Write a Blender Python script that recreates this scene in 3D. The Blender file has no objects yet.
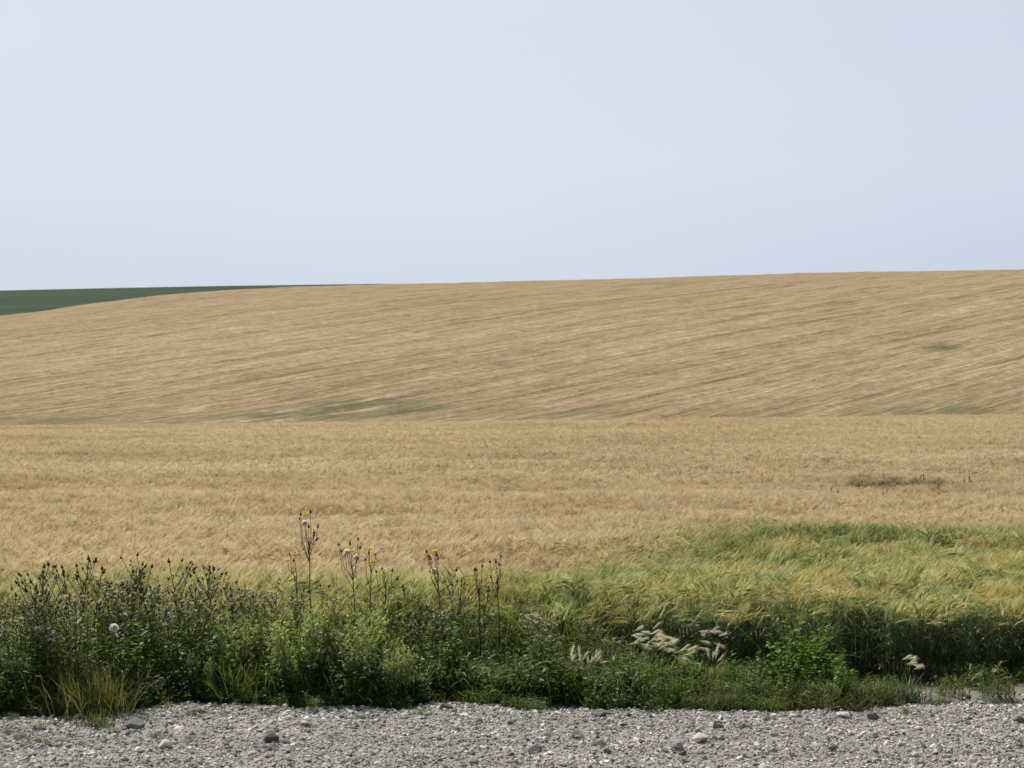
import bpy, math, random
import numpy as np
from mathutils import Vector, noise as mn

random.seed(11)
R = random.random
U = random.uniform
sc = bpy.context.scene
ROOT = sc.collection

# ------------------------------------------------------------------ camera numbers
F = 1500.0          # focal length in pixels of a 1024 wide frame
CAMZ = 2.4
HOR = 430.0         # row of the true horizon

# ------------------------------------------------------------------ terrain
def sm(t):
    t = np.clip(t, 0, 1)
    return t * t * (3 - 2 * t)

def vnoise(x, y, seed=0):
    x = np.asarray(x, float); y = np.asarray(y, float)
    xi = np.floor(x); yi = np.floor(y)
    fx = x - xi; fy = y - yi
    fx = fx * fx * (3 - 2 * fx); fy = fy * fy * (3 - 2 * fy)
    def h(a, b):
        s = np.sin(a * 127.1 + b * 311.7 + seed * 74.7) * 43758.5453
        return s - np.floor(s)
    return ((h(xi, yi) * (1 - fx) + h(xi + 1, yi) * fx) * (1 - fy)
            + (h(xi, yi + 1) * (1 - fx) + h(xi + 1, yi + 1) * fx) * fy)

def fbm(x, y, o=4, seed=0):
    s = 0; a = .5; t = 0
    for k in range(o):
        s = s + a * vnoise(x * 2 ** k + 13 * k, y * 2 ** k - 7 * k, seed + k); t += a; a *= .5
    return s / t

def gz(x, y):
    """height of the near field ground"""
    x = np.asarray(x, float); y = np.asarray(y, float)
    t = sm((y - 18) / 125)
    z = 2.35 * t + x * 0.0125 * t * np.clip(1 - np.abs(x) / 400, 0, 1)
    z = z + 0.10 * (fbm(x / 22, y / 14, 2, 3) - .5) * sm((y - 20) / 20)
    z = z - 7.0 * sm((y - 142) / 62)
    return z

HILL_SKY = [(-900, 380), (-400, 352), (0, 314), (60, 306), (130, 298), (200, 291), (250, 288.5), (300, 286.5), (400, 284.5), (512, 281.5),
            (700, 276.5), (850, 272.5), (1024, 269.5), (1300, 264), (1800, 262), (2600, 270)]
YC = 600.0
hx = np.array([(p - 512) / F * YC for p, _ in HILL_SKY]); hz = np.array([CAMZ + (HOR - q) / F * YC for _, q in HILL_SKY])

def hill_profile(X, Y, zc):
    s = np.clip((Y - 212) / (YC - 212), 0, 1)
    g = np.sin(s * math.pi / 2) ** 1.18
    base = gz(X * 0.3, np.full_like(X, 212.0))
    z = base + (zc - base) * g
    z = z - np.clip(Y - YC, 0, 400) ** 2 * 0.0002
    z = z + sm((Y - 230) / 60) * 1.6 * (fbm(X / 90, Y / 80, 2, 9) - .5)
    return z
# make the crest as seen match the table
zc_tab = hz.copy()
for it in range(4):
    for i in range(len(hx)):
        ys = np.linspace(300, 760, 300)
        u = (HILL_SKY[i][0] - 512) / F
        zz = hill_profile(u * ys, ys, np.interp(u * ys, hx, zc_tab))
        m = np.max((zz - CAMZ) / ys)
        zc_tab[i] += ((HOR - HILL_SKY[i][1]) / F - m) * YC
_gx = np.arange(-700, 1100, 4.0); _gk = np.exp(-.5 * (np.arange(-16, 17) * 4 / 20.0) ** 2); _gk /= _gk.sum()
_gzc = np.convolve(np.pad(np.interp(_gx, hx, zc_tab), 16, mode='edge'), _gk, mode='valid')
def hillz(X, Y):
    return hill_profile(X, Y, np.interp(X, _gx, _gzc))

def surf(X, Y):
    return np.where(np.asarray(Y) < 212, gz(X, Y), hillz(np.asarray(X, float), np.asarray(Y, float)))

def at(px, py):
    """the ground point a ray from the camera through this pixel meets"""
    ys = np.concatenate([np.arange(8, 60, .05), np.arange(60, 700, .5)])
    X = (px - 512) / F * ys
    zr = CAMZ + (HOR - py) / F * ys
    zs = surf(X, ys)
    k = np.argmax(zs >= zr)
    return float(X[k]), float(ys[k]), float(zs[k])

def pt(px, py, Y):
    return Vector(((px - 512) / F * Y, Y, CAMZ + (HOR - py) / F * Y))

# ------------------------------------------------------------------ mesh builder
class MB:
    def __init__(self):
        self.v = []; self.f = []; self.c = []; self.smooth = False
    def strip(self, pts, side, widths, col, tip=True):
        """ribbon along pts; col=(random, fraction0, fraction1, kind)"""
        n = len(pts); b = len(self.v)
        for i, p in enumerate(pts):
            w = widths[i] * .5
            fr = col[1] + (col[2] - col[1]) * i / (n - 1)
            c = (col[0], fr, col[3], 1)
            s = side[i] if isinstance(side, list) else side
            if i == n - 1 and tip:
                self.v.append(p); self.c.append(c)
            else:
                self.v.append(p - s * w); self.v.append(p + s * w); self.c.append(c); self.c.append(c)
        for i in range(n - 1):
            a = b + 2 * i
            if i == n - 2 and tip: self.f.append((a, a + 1, a + 2))
            else: self.f.append((a, a + 1, a + 3, a + 2))
    def tube(self, pts, radii, col, sides=4):
        n = len(pts); b = len(self.v)
        for i, p in enumerate(pts):
            d = (pts[min(i + 1, n - 1)] - pts[max(i - 1, 0)]).normalized()
            a = d.cross(Vector((0.3, 1, 0.1))).normalized(); c2 = d.cross(a)
            fr = col[1] + (col[2] - col[1]) * i / (n - 1)
            for k in range(sides):
                an = k * 2 * math.pi / sides
                self.v.append(p + (a * math.cos(an) + c2 * math.sin(an)) * radii[i]); self.c.append((col[0], fr, col[3], 1))
        for i in range(n - 1):
            for k in range(sides):
                a = b + i * sides
                self.f.append((a + k, a + (k + 1) % sides, a + sides + (k + 1) % sides, a + sides + k))
    def blob(self, c, d, rx, rz, col, rings=4, sides=6, prof=None):
        d = d.normalized(); a = d.cross(Vector((0.31, .9, 0.2))).normalized(); e = d.cross(a)
        b = len(self.v)
        self.v.append(c - d * rz); self.c.append((col[0], 0, col[3], 1))
        for i in range(1, rings):
            t = i / rings; an = math.pi * t
            rr = math.sin(an) * rx if prof is None else prof[i - 1] * rx
            for k in range(sides):
                q = k * 2 * math.pi / sides
                self.v.append(c - d * math.cos(an) * rz + (a * math.cos(q) + e * math.sin(q)) * rr); self.c.append((col[0], t, col[3], 1))
        self.v.append(c + d * rz); self.c.append((col[0], 1, col[3], 1))
        for k in range(sides):
            self.f.append((b, b + 1 + (k + 1) % sides, b + 1 + k))
            for i in range(rings - 2):
                o = b + 1 + i * sides
                self.f.append((o + k, o + (k + 1) % sides, o + sides + (k + 1) % sides, o + sides + k))
            o = b + 1 + (rings - 2) * sides
            self.f.append((o + k, o + (k + 1) % sides, b + 1 + (rings - 1) * sides))
    def mesh(self, name, mat):
        m = bpy.data.meshes.new(name)
        m.from_pydata([tuple(p) for p in self.v], [], self.f)
        at_ = m.attributes.new('col', 'FLOAT_COLOR', 'POINT')
        at_.data.foreach_set('color', np.array(self.c, dtype=np.float32).ravel())
        m.materials.append(mat)
        if self.smooth: m.polygons.foreach_set('use_smooth', [True] * len(m.polygons))
        return m

def rdir(h=1.0, z=0.0):
    a = U(0, 2 * math.pi)
    return Vector((math.cos(a) * h, math.sin(a) * h, z))

def bend(p, d, L, n, droop, wob=0.0):
    """polyline from p along d that sags by droop"""
    pts = [p.copy()]; d = d.normalized()
    for i in range(n):
        d = (d + Vector((U(-wob, wob), U(-wob, wob), -droop / n))).normalized()
        p = p + d * (L / n); pts.append(p.copy())
    return pts

def leaf(mb, p, d, L, W, droop=.6, n=4, lobed=False, col=None):
    pts = bend(p, d, L, n, droop)
    side = d.cross(Vector((0, 0, 1)))
    if side.length < .05: side = Vector((1, 0, 0))
    side = (side.normalized() + Vector((0, 0, U(-.5, .5)))).normalized()
    ws = []
    for i in range(n + 1):
        t = i / n
        w = W * (math.sin(math.pi * min(1, t * .9 + .08)) ** .8)
        if lobed: w *= (1.0 if i % 2 else .45)
        ws.append(w)
    col = col or (R(), .3, 1.0, 0)
    mb.strip(pts, side, ws, col)

# ------------------------------------------------------------------ materials
def newmat(name):
    m = bpy.data.materials.new(name); m.use_nodes = True
    nt = m.node_tree; nt.nodes.clear()
    return m, nt, nt.nodes, nt.links

def N(nt, t, **kw):
    n = nt.nodes.new(t)
    for k, v in kw.items():
        setattr(n, k, v)
    return n

def mixc(nt, fac, a, b, mode='MIX'):
    n = nt.nodes.new('ShaderNodeMix'); n.data_type = 'RGBA'; n.blend_type = mode; n.clamp_factor = True
    for sock, v in ((n.inputs[0], fac), (n.inputs[6], a), (n.inputs[7], b)):
        if isinstance(v, bpy.types.NodeSocket): nt.links.new(v, sock)
        elif isinstance(v, (tuple, list)): sock.default_value = (*v, 1) if len(v) == 3 else v
        else: sock.default_value = v
    return n.outputs[2]

def mth(nt, op, a, b=0.0, c=None, clamp=False):
    n = nt.nodes.new('ShaderNodeMath'); n.operation = op; n.use_clamp = clamp
    for i, v in enumerate((a, b, c)):
        if v is None: continue
        if isinstance(v, bpy.types.NodeSocket): nt.links.new(v, n.inputs[i])
        else: n.inputs[i].default_value = v
    return n.outputs[0]

def noise_n(nt, vec, scale, detail=3, rough=.5, mapscale=None, rot=None):
    if rot:
        mp = nt.nodes.new('ShaderNodeMapping'); nt.links.new(vec, mp.inputs[0]); mp.inputs['Rotation'].default_value = rot; vec = mp.outputs[0]
    if mapscale:
        mp = nt.nodes.new('ShaderNodeMapping'); nt.links.new(vec, mp.inputs[0]); mp.inputs['Scale'].default_value = mapscale; vec = mp.outputs[0]
    n = nt.nodes.new('ShaderNodeTexNoise'); nt.links.new(vec, n.inputs['Vector'])
    n.inputs['Scale'].default_value = scale; n.inputs['Detail'].default_value = detail; n.inputs['Roughness'].default_value = rough
    return n.outputs['Fac']

def ramp(nt, fac, stops):
    n = nt.nodes.new('ShaderNodeValToRGB'); nt.links.new(fac, n.inputs[0])
    e = n.color_ramp.elements
    while len(e) < len(stops): e.new(.5)
    for el, (p, c) in zip(e, stops):
        el.position = p; el.color = (*c, 1) if isinstance(c, (tuple, list)) else (c, c, c, 1)
    return n.outputs[0]

def leafshader(nt, color, trans=.4, rough=.55, spec=.35, boost=(1.3, 1.25, .8)):
    bs = nt.nodes.new('ShaderNodeBsdfPrincipled'); nt.links.new(color, bs.inputs['Base Color'])
    bs.inputs['Roughness'].default_value = rough
    bs.inputs['Specular IOR Level'].default_value = spec
    tr = nt.nodes.new('ShaderNodeBsdfTranslucent')
    nt.links.new(mixc(nt, 1.0, color, boost, 'MULTIPLY'), tr.inputs['Color'])
    mx = nt.nodes.new('ShaderNodeMixShader'); mx.inputs[0].default_value = trans
    nt.links.new(bs.outputs[0], mx.inputs[1]); nt.links.new(tr.outputs[0], mx.inputs[2])
    out = nt.nodes.new('ShaderNodeOutputMaterial'); nt.links.new(mx.outputs[0], out.inputs[0])

def foliage(name, a, b, tip=None, trans=.4, rough=.5, spec=.35, base=.55, boost=(1.35, 1.3, .75), bud=None):
    m, nt, ns, ln = newmat(name)
    at_ = N(nt, 'ShaderNodeAttribute', attribute_name='col')
    sp = nt.nodes.new('ShaderNodeSeparateColor'); ln.new(at_.outputs['Color'], sp.inputs[0])
    oi = nt.nodes.new('ShaderNodeObjectInfo')
    f = mth(nt, 'ADD', mth(nt, 'MULTIPLY', sp.outputs[0], .7), mth(nt, 'MULTIPLY', oi.outputs['Random'], .3))
    c = mixc(nt, f, a, b)
    if tip: c = mixc(nt, mth(nt, 'POWER', sp.outputs[1], 2.0), c, tip)
    if bud: c = mixc(nt, sp.outputs[2], c, mixc(nt, sp.outputs[0], *bud))
    geo = nt.nodes.new('ShaderNodeNewGeometry')
    nz = noise_n(nt, geo.outputs['Position'], 2.3, 3)
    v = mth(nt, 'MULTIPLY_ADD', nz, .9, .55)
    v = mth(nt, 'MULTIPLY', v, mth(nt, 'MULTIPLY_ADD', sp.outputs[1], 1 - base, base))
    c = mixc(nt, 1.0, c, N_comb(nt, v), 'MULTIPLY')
    leafshader(nt, c, trans, rough, spec, boost)
    return m

def N_comb(nt, v):
    n = nt.nodes.new('ShaderNodeCombineColor')
    for i in range(3): nt.links.new(v, n.inputs[i])
    return n.outputs[0]

def plain(name, col, rough=.8, trans=0.0, var=.25, scale=40):
    m, nt, ns, ln = newmat(name)
    geo = nt.nodes.new('ShaderNodeNewGeometry')
    oi = nt.nodes.new('ShaderNodeObjectInfo')
    nz = noise_n(nt, geo.outputs['Position'], scale, 4)
    v = mth(nt, 'ADD', mth(nt, 'MULTIPLY_ADD', nz, 2 * var, 1 - 1.3 * var), mth(nt, 'MULTIPLY', oi.outputs['Random'], .6 * var))
    c = mixc(nt, 1.0, col, N_comb(nt, v), 'MULTIPLY')
    leafshader(nt, c, trans, rough, .25, (1, 1, 1))
    return m

# --- barley: green along the verge, ripe gold beyond, by where it grows
def zone(nt):
    geo = nt.nodes.new('ShaderNodeNewGeometry')
    P = geo.outputs['Position']
    s = nt.nodes.new('ShaderNodeSeparateXYZ'); nt.links.new(P, s.inputs[0])
    db = ramp(nt, mth(nt, 'MULTIPLY_ADD', s.outputs[0], 1 / 12, .5, clamp=True),
              [(.08, .27), (.39, .32), (.60, .46), (.80, .72), (1.0, .745)])
    D = mth(nt, 'MULTIPLY_ADD', db, 20.0, 10.0)
    n1 = noise_n(nt, P, .55, 3)
    n2 = noise_n(nt, P, 2.6, 2)
    dy = mth(nt, 'SUBTRACT', s.outputs[1], D)
    yy = mth(nt, 'ADD', dy, mth(nt, 'MULTIPLY_ADD', n1, 8.0, -4.0))
    yy = mth(nt, 'ADD', yy, mth(nt, 'MULTIPLY_ADD', n2, 4.0, -2.0))
    g = mth(nt, 'MULTIPLY_ADD', yy, .25, .5, clamp=True)          # 0 green .. 1 ripe
    # deep green strip just before the ripe crop begins, strongest to the right
    bandc = mth(nt, 'SUBTRACT', 1.0, mth(nt, 'ABSOLUTE', mth(nt, 'MULTIPLY', mth(nt, 'ADD', yy, 1.9), .55)), clamp=True)
    bx = mth(nt, 'MULTIPLY_ADD', s.outputs[0], .22, .15, clamp=True)
    band = mth(nt, 'MULTIPLY', bandc, bx)
    # yellower patches inside the green
    pat = mth(nt, 'MULTIPLY_ADD', noise_n(nt, P, 1.3, 3), 3.2, -1.25, clamp=True)
    return P, g, band, pat, s

def barley_mat():
    m, nt, ns, ln = newmat('barley')
    P, g, band, pat, s = zone(nt)
    at_ = N(nt, 'ShaderNodeAttribute', attribute_name='col')
    sp = nt.nodes.new('ShaderNodeSeparateColor'); ln.new(at_.outputs['Color'], sp.inputs[0])
    r, h, k = sp.outputs
    ripe = mixc(nt, r, EAR_RIPE[0], EAR_RIPE[1])
    # sweeping tone changes over the ripe field
    big = noise_n(nt, P, .16, 4, .55, (.35, 1.0, 1.0))
    grn = mth(nt, 'MULTIPLY_ADD', noise_n(nt, P, .11, 4, .6, (.45, 1.0, 1.0)), 5.0, -2.75, clamp=True)
    ripe = mixc(nt, mth(nt, 'MULTIPLY_ADD', big, 2.6, -.95, clamp=True), ripe, mixc(nt, r, (.84, .69, .46), (.52, .40, .24)))
    ripe = mixc(nt, mth(nt, 'MULTIPLY', grn, .75), ripe, (.43, .39, .19))
    young = mixc(nt, r, EAR_GREEN[0], EAR_GREEN[1])
    young = mixc(nt, mth(nt, 'MULTIPLY', pat, .85), young, mixc(nt, r, (.97, .80, .42), (.58, .44, .15)))
    young = mixc(nt, mth(nt, 'MULTIPLY', band, .85), young, mixc(nt, r, (.36, .44, .14), (.12, .19, .045)))
    ear = mixc(nt, g, young, ripe)
    st_g = mixc(nt, r, (.045, .085, .035), (.10, .16, .06))
    st_r = mixc(nt, r, (.54, .46, .29), (.80, .70, .47))
    stem = mixc(nt, g, st_g, st_r)
    c = mixc(nt, k, stem, ear)
    # weedy brown green patch out in the ripe crop
    ex = mth(nt, 'MULTIPLY', mth(nt, 'SUBTRACT', s.outputs[0], 10.1), 1 / 1.7); ey = mth(nt, 'MULTIPLY', mth(nt, 'SUBTRACT', s.outputs[1], 38.6), 1 / 3.2)
    rr = mth(nt, 'ADD', mth(nt, 'MULTIPLY', ex, ex), mth(nt, 'MULTIPLY', ey, ey))
    wd = mth(nt, 'SUBTRACT', mth(nt, 'MULTIPLY_ADD', noise_n(nt, P, 2.2, 3), 3.4, -.55), rr, clamp=True)
    c = mixc(nt, mth(nt, 'MULTIPLY', wd, .8), c, mixc(nt, r, (.13, .14, .05), (.34, .25, .12)))
    leafshader(nt, c, .46, .42, .55, (1.06, 1.05, .94))
    return m
EAR_RIPE = ((.99, .91, .70), (.66, .53, .33))
EAR_GREEN = ((1.0, .95, .56), (.18, .29, .05))

def soil_mat():
    m, nt, ns, ln = newmat('soil')
    P, g, band, pat, s = zone(nt)
    n = noise_n(nt, P, 6.0, 6, .65)
    dirt = mixc(nt, n, (.10, .075, .05), (.22, .18, .13))
    straw = mixc(nt, n, (.36, .28, .17), (.54, .44, .28))
    dist = mth(nt, 'MULTIPLY_ADD', s.outputs[1], 1 / 60, -.8, clamp=True)
    c = mixc(nt, dist, dirt, straw)
    verge = mth(nt, 'MULTIPLY_ADD', s.outputs[1], -2.0, 28.5, clamp=True)
    c = mixc(nt, verge, c, mixc(nt, n, (.17, .155, .13), (.36, .335, .29)))
    bs = nt.nodes.new('ShaderNodeBsdfPrincipled'); ln.new(c, bs.inputs['Base Color']); bs.inputs['Roughness'].default_value = .95
    bs.inputs['Specular IOR Level'].default_value = .1
    bp = nt.nodes.new('ShaderNodeBump'); bp.inputs['Distance'].default_value = .03; ln.new(noise_n(nt, P, 18, 5, .7), bp.inputs['Height']); ln.new(bp.outputs[0], bs.inputs['Normal'])
    o = nt.nodes.new('ShaderNodeOutputMaterial'); ln.new(bs.outputs[0], o.inputs[0])
    return m

def hill_mat():
    m, nt, ns, ln = newmat('hill_crop')
    geo = nt.nodes.new('ShaderNodeNewGeometry'); P = geo.outputs['Position']
    rot = (0, 0, math.radians(-42))
    ln_ = noise_n(nt, P, 1.0, 4, .6, (.016, .14, .02), rot)        # long drill streaks
    l2 = noise_n(nt, P, 1.0, 3, .6, (.06, .45, .02), rot)
    l3 = noise_n(nt, P, 1.0, 4, .7, (.16, .12, .1), (0, 0, math.radians(-20)))
    sp = nt.nodes.new('ShaderNodeMapping'); ln.new(P, sp.inputs[0]); sp.inputs['Rotation'].default_value = rot
    sx = nt.nodes.new('ShaderNodeSeparateXYZ'); ln.new(sp.outputs[0], sx.inputs[0])
    # sprayer tramlines: pairs of wheel tracks
    q = mth(nt, 'ADD', sx.outputs[1], mth(nt, 'MULTIPLY', noise_n(nt, P, .003, 1), 60))
    w = mth(nt, 'FRACT', mth(nt, 'MULTIPLY', q, 1 / 30.0))
    tl = mth(nt, 'SUBTRACT', 1.0, mth(nt, 'MULTIPLY', mth(nt, 'ABSOLUTE', mth(nt, 'SUBTRACT', w, .5)), 22.0), clamp=True)
    tfade = mth(nt, 'MULTIPLY_ADD', noise_n(nt, P, .012, 2), 3.5, -1.2, clamp=True)
    tl = mth(nt, 'MULTIPLY', tl, tfade)
    f = mth(nt, 'ADD', mth(nt, 'MULTIPLY', ln_, .36), mth(nt, 'ADD', mth(nt, 'MULTIPLY', l2, .30), mth(nt, 'MULTIPLY', l3, .34)))
    c = ramp(nt, f, [(.30, HILLC[0]), (.45, HILLC[1]), (.56, HILLC[2]), (.70, HILLC[3])])
    fine = noise_n(nt, P, 1.0, 3, .8, (.8, .45, .4), rot)
    c = mixc(nt, 1.0, c, N_comb(nt, mth(nt, 'MULTIPLY_ADD', fine, 1.2, .42)), 'MULTIPLY')
    big = noise_n(nt, P, .006, 3, .5)
    c = mixc(nt, mth(nt, 'MULTIPLY_ADD', big, 2.0, -.75, clamp=True), c, mixc(nt, 1.0, c, (.86, .82, .80), 'MULTIPLY'))
    c = mixc(nt, mth(nt, 'MULTIPLY', tl, .9), c, (.15, .11, .06))
    sy = nt.nodes.new('ShaderNodeSeparateXYZ'); ln.new(P, sy.inputs[0])
    c = mixc(nt, mth(nt, 'MINIMUM', mth(nt, 'MULTIPLY_ADD', sy.outputs[1], 1 / 260, -1.35, clamp=True), .6), c, (.335, .255, .153))
    at_ = N(nt, 'ShaderNodeAttribute', attribute_name='damp')
    dm = mth(nt, 'MULTIPLY', at_.outputs['Fac'], mth(nt, 'MULTIPLY_ADD', f, -7.0, 4.6, clamp=True))
    c = mixc(nt, mth(nt, 'MULTIPLY', dm, .95), c, (.125, .135, .065))
    bs = nt.nodes.new('ShaderNodeBsdfPrincipled'); ln.new(c, bs.inputs['Base Color']); bs.inputs['Roughness'].default_value = 1
    bs.inputs['Specular IOR Level'].default_value = 0.05
    bp = nt.nodes.new('ShaderNodeBump'); bp.inputs['Distance'].default_value = 3.0; bp.inputs['Strength'].default_value = .9
    ln.new(f, bp.inputs['Height']); ln.new(bp.outputs[0], bs.inputs['Normal'])
    o = nt.nodes.new('ShaderNodeOutputMaterial'); ln.new(bs.outputs[0], o.inputs[0])
    return m
HILLC = ((.215, .155, .083), (.325, .242, .138), (.39, .297, .178), (.56, .445, .285))

def far_mat():
    m, nt, ns, ln = newmat('far_green_crop')
    geo = nt.nodes.new('ShaderNodeNewGeometry'); P = geo.outputs['Position']
    f = noise_n(nt, P, 1, 4, .6, (.008, .03, .02))
    c = ramp(nt, f, [(.3, (.035, .062, .040)), (.7, (.062, .092, .056))])  # crop greens, greyed in the colour itself to stand in for distance haze
    bs = nt.nodes.new('ShaderNodeBsdfPrincipled'); ln.new(c, bs.inputs['Base Color']); bs.inputs['Roughness'].default_value = 1
    bs.inputs['Specular IOR Level'].default_value = 0.05
    o = nt.nodes.new('ShaderNodeOutputMaterial'); ln.new(bs.outputs[0], o.inputs[0])
    return m

def rock_mat(name, a, b, c_):
    m, nt, ns, ln = newmat(name)
    geo = nt.nodes.new('ShaderNodeNewGeometry'); P = geo.outputs['Position']
    oi = nt.nodes.new('ShaderNodeObjectInfo')
    col = ramp(nt, oi.outputs['Random'], [(0, tuple(q * .8 for q in a)), (.35, b), (.7, b), (1, c_)])
    n = noise_n(nt, P, 28, 6, .7)
    n0 = noise_n(nt, P, 1.4, 4, .6, (.5, 1.6, 1))
    v = mth(nt, 'MULTIPLY', mth(nt, 'MULTIPLY_ADD', n, .7, .65), mth(nt, 'MULTIPLY_ADD', n0, 1.3, .35))
    col = mixc(nt, 1, col, N_comb(nt, v), 'MULTIPLY')
    bs = nt.nodes.new('ShaderNodeBsdfPrincipled'); ln.new(col, bs.inputs['Base Color']); bs.inputs['Roughness'].default_value = .92
    bs.inputs['Specular IOR Level'].default_value = .2
    bp = nt.nodes.new('ShaderNodeBump'); bp.inputs['Distance'].default_value = .006
    ln.new(noise_n(nt, P, 90, 5, .7), bp.inputs['Height']); ln.new(bp.outputs[0], bs.inputs['Normal'])
    o = nt.nodes.new('ShaderNodeOutputMaterial'); ln.new(bs.outputs[0], o.inputs[0])
    return m

def road_mat():
    m, nt, ns, ln = newmat('gravel_fines')
    geo = nt.nodes.new('ShaderNodeNewGeometry'); P = geo.outputs['Position']
    n = noise_n(nt, P, 45, 6, .75); n0 = noise_n(nt, P, .8, 4, .6)
    c = mixc(nt, n, (.165, .152, .132), (.49, .46, .41))
    c = mixc(nt, mth(nt, 'MULTIPLY_ADD', n0, 1.5, -.4, clamp=True), c, mixc(nt, n, (.25, .232, .20), (.51, .482, .43)))
    vo = nt.nodes.new('ShaderNodeTexVoronoi'); ln.new(P, vo.inputs['Vector']); vo.inputs['Scale'].default_value = 55
    bs = nt.nodes.new('ShaderNodeBsdfPrincipled'); ln.new(c, bs.inputs['Base Color']); bs.inputs['Roughness'].default_value = .95
    bs.inputs['Specular IOR Level'].default_value = .15
    bp = nt.nodes.new('ShaderNodeBump'); bp.inputs['Distance'].default_value = .012; bp.inputs['Strength'].default_value = 1
    ln.new(mth(nt, 'SUBTRACT', n, vo.outputs['Distance']), bp.inputs['Height']); ln.new(bp.outputs[0], bs.inputs['Normal'])
    o = nt.nodes.new('ShaderNodeOutputMaterial'); ln.new(bs.outputs[0], o.inputs[0])
    return m

M_BARLEY = barley_mat(); M_SOIL = soil_mat(); M_HILL = hill_mat(); M_FAR = far_mat(); M_ROAD = road_mat()
M_PEB = rock_mat('pale_gravel', (.21, .195, .17), (.52, .49, .435), (.88, .85, .79))
M_DROCK = rock_mat('dark_stone', (.13, .125, .12), (.17, .165, .16), (.20, .195, .19))
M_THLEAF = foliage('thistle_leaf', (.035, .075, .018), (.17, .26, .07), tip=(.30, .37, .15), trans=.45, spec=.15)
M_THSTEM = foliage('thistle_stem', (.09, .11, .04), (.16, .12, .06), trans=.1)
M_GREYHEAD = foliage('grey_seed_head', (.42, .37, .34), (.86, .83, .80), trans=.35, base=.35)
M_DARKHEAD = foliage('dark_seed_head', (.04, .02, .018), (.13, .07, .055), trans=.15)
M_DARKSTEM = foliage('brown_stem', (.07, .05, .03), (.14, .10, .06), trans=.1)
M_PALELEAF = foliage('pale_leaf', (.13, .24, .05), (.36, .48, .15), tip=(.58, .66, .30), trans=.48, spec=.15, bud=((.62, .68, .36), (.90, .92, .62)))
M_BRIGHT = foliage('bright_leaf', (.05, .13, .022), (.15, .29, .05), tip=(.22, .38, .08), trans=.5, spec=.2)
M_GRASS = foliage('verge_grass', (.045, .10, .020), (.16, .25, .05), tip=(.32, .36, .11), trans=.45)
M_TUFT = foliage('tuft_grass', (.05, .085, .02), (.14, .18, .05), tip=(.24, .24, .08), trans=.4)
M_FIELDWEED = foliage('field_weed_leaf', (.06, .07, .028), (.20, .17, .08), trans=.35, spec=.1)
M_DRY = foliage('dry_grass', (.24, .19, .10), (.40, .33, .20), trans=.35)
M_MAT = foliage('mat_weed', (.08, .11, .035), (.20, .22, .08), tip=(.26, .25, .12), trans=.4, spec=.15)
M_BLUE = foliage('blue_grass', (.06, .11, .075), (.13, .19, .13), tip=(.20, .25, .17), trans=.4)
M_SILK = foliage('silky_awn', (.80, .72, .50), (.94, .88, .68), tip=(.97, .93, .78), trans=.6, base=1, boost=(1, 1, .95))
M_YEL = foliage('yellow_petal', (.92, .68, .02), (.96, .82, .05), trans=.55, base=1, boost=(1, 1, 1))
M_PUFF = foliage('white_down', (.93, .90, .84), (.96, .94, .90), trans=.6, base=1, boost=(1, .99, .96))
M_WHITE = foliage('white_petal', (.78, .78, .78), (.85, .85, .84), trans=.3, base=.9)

# ------------------------------------------------------------------ object helpers
def tag(o, label=None, cat=None, group=None, kind=None):
    if label: o['label'] = label
    if cat: o['category'] = cat
    if group: o['group'] = group
    if kind: o['kind'] = kind
    return o

def link(name, mesh, parent=None):
    o = bpy.data.objects.new(name, mesh); ROOT.objects.link(o); o.parent = parent
    return o

def thing(name, loc, parts, label, cat, group=None, rz=0, s=1):
    e = bpy.data.objects.new(name, None); ROOT.objects.link(e)
    e.empty_display_size = .1
    e.location = loc; e.rotation_euler = (0, 0, rz); e.scale = (s, s, s)
    tag(e, label, cat, group)
    for n, m in parts: link(n, m, e)
    return e

def sheet(name, xs, ys, zf, mat, kind='structure', smooth=True, attr=None):
    X, Y = np.meshgrid(xs, ys)
    Z = zf(X, Y)
    nx, ny = len(xs), len(ys)
    co = np.stack([X, Y, Z], -1).reshape(-1, 3)
    i = np.arange(nx * ny).reshape(ny, nx)
    q = np.stack([i[:-1, :-1], i[:-1, 1:], i[1:, 1:], i[1:, :-1]], -1).reshape(-1, 4)
    me = bpy.data.meshes.new(name)
    me.vertices.add(len(co)); me.vertices.foreach_set('co', co.ravel())
    me.loops.add(q.size); me.loops.foreach_set('vertex_index', q.ravel().astype(np.int32))
    me.polygons.add(len(q)); me.polygons.foreach_set('loop_start', (np.arange(len(q)) * 4).astype(np.int32))
    me.update(calc_edges=True); me.validate()
    if smooth: me.polygons.foreach_set('use_smooth', np.ones(len(q), dtype=bool))
    if attr:
        a = me.attributes.new(attr[0], 'FLOAT', 'POINT'); a.data.foreach_set('value', attr[1](X, Y).ravel().astype(np.float32))
    me.materials.append(mat)
    o = link(name, me); tag(o, kind=kind)
    return o

def dense(a, b, step, far, n):
    mid = np.arange(a, b + step, step)
    lo = a - np.geomspace(step, far, n)[::-1]; hi = mid[-1] + np.geomspace(step, far, n)
    return np.concatenate([lo, mid, hi])

# ------------------------------------------------------------------ ground, road, hills
sheet('ground', dense(-60, 60, 1.0, 1200, 25), np.concatenate([np.linspace(-400, 10, 30), np.arange(10.5, 213, .75), [213.0]]), gz, M_SOIL)

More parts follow.
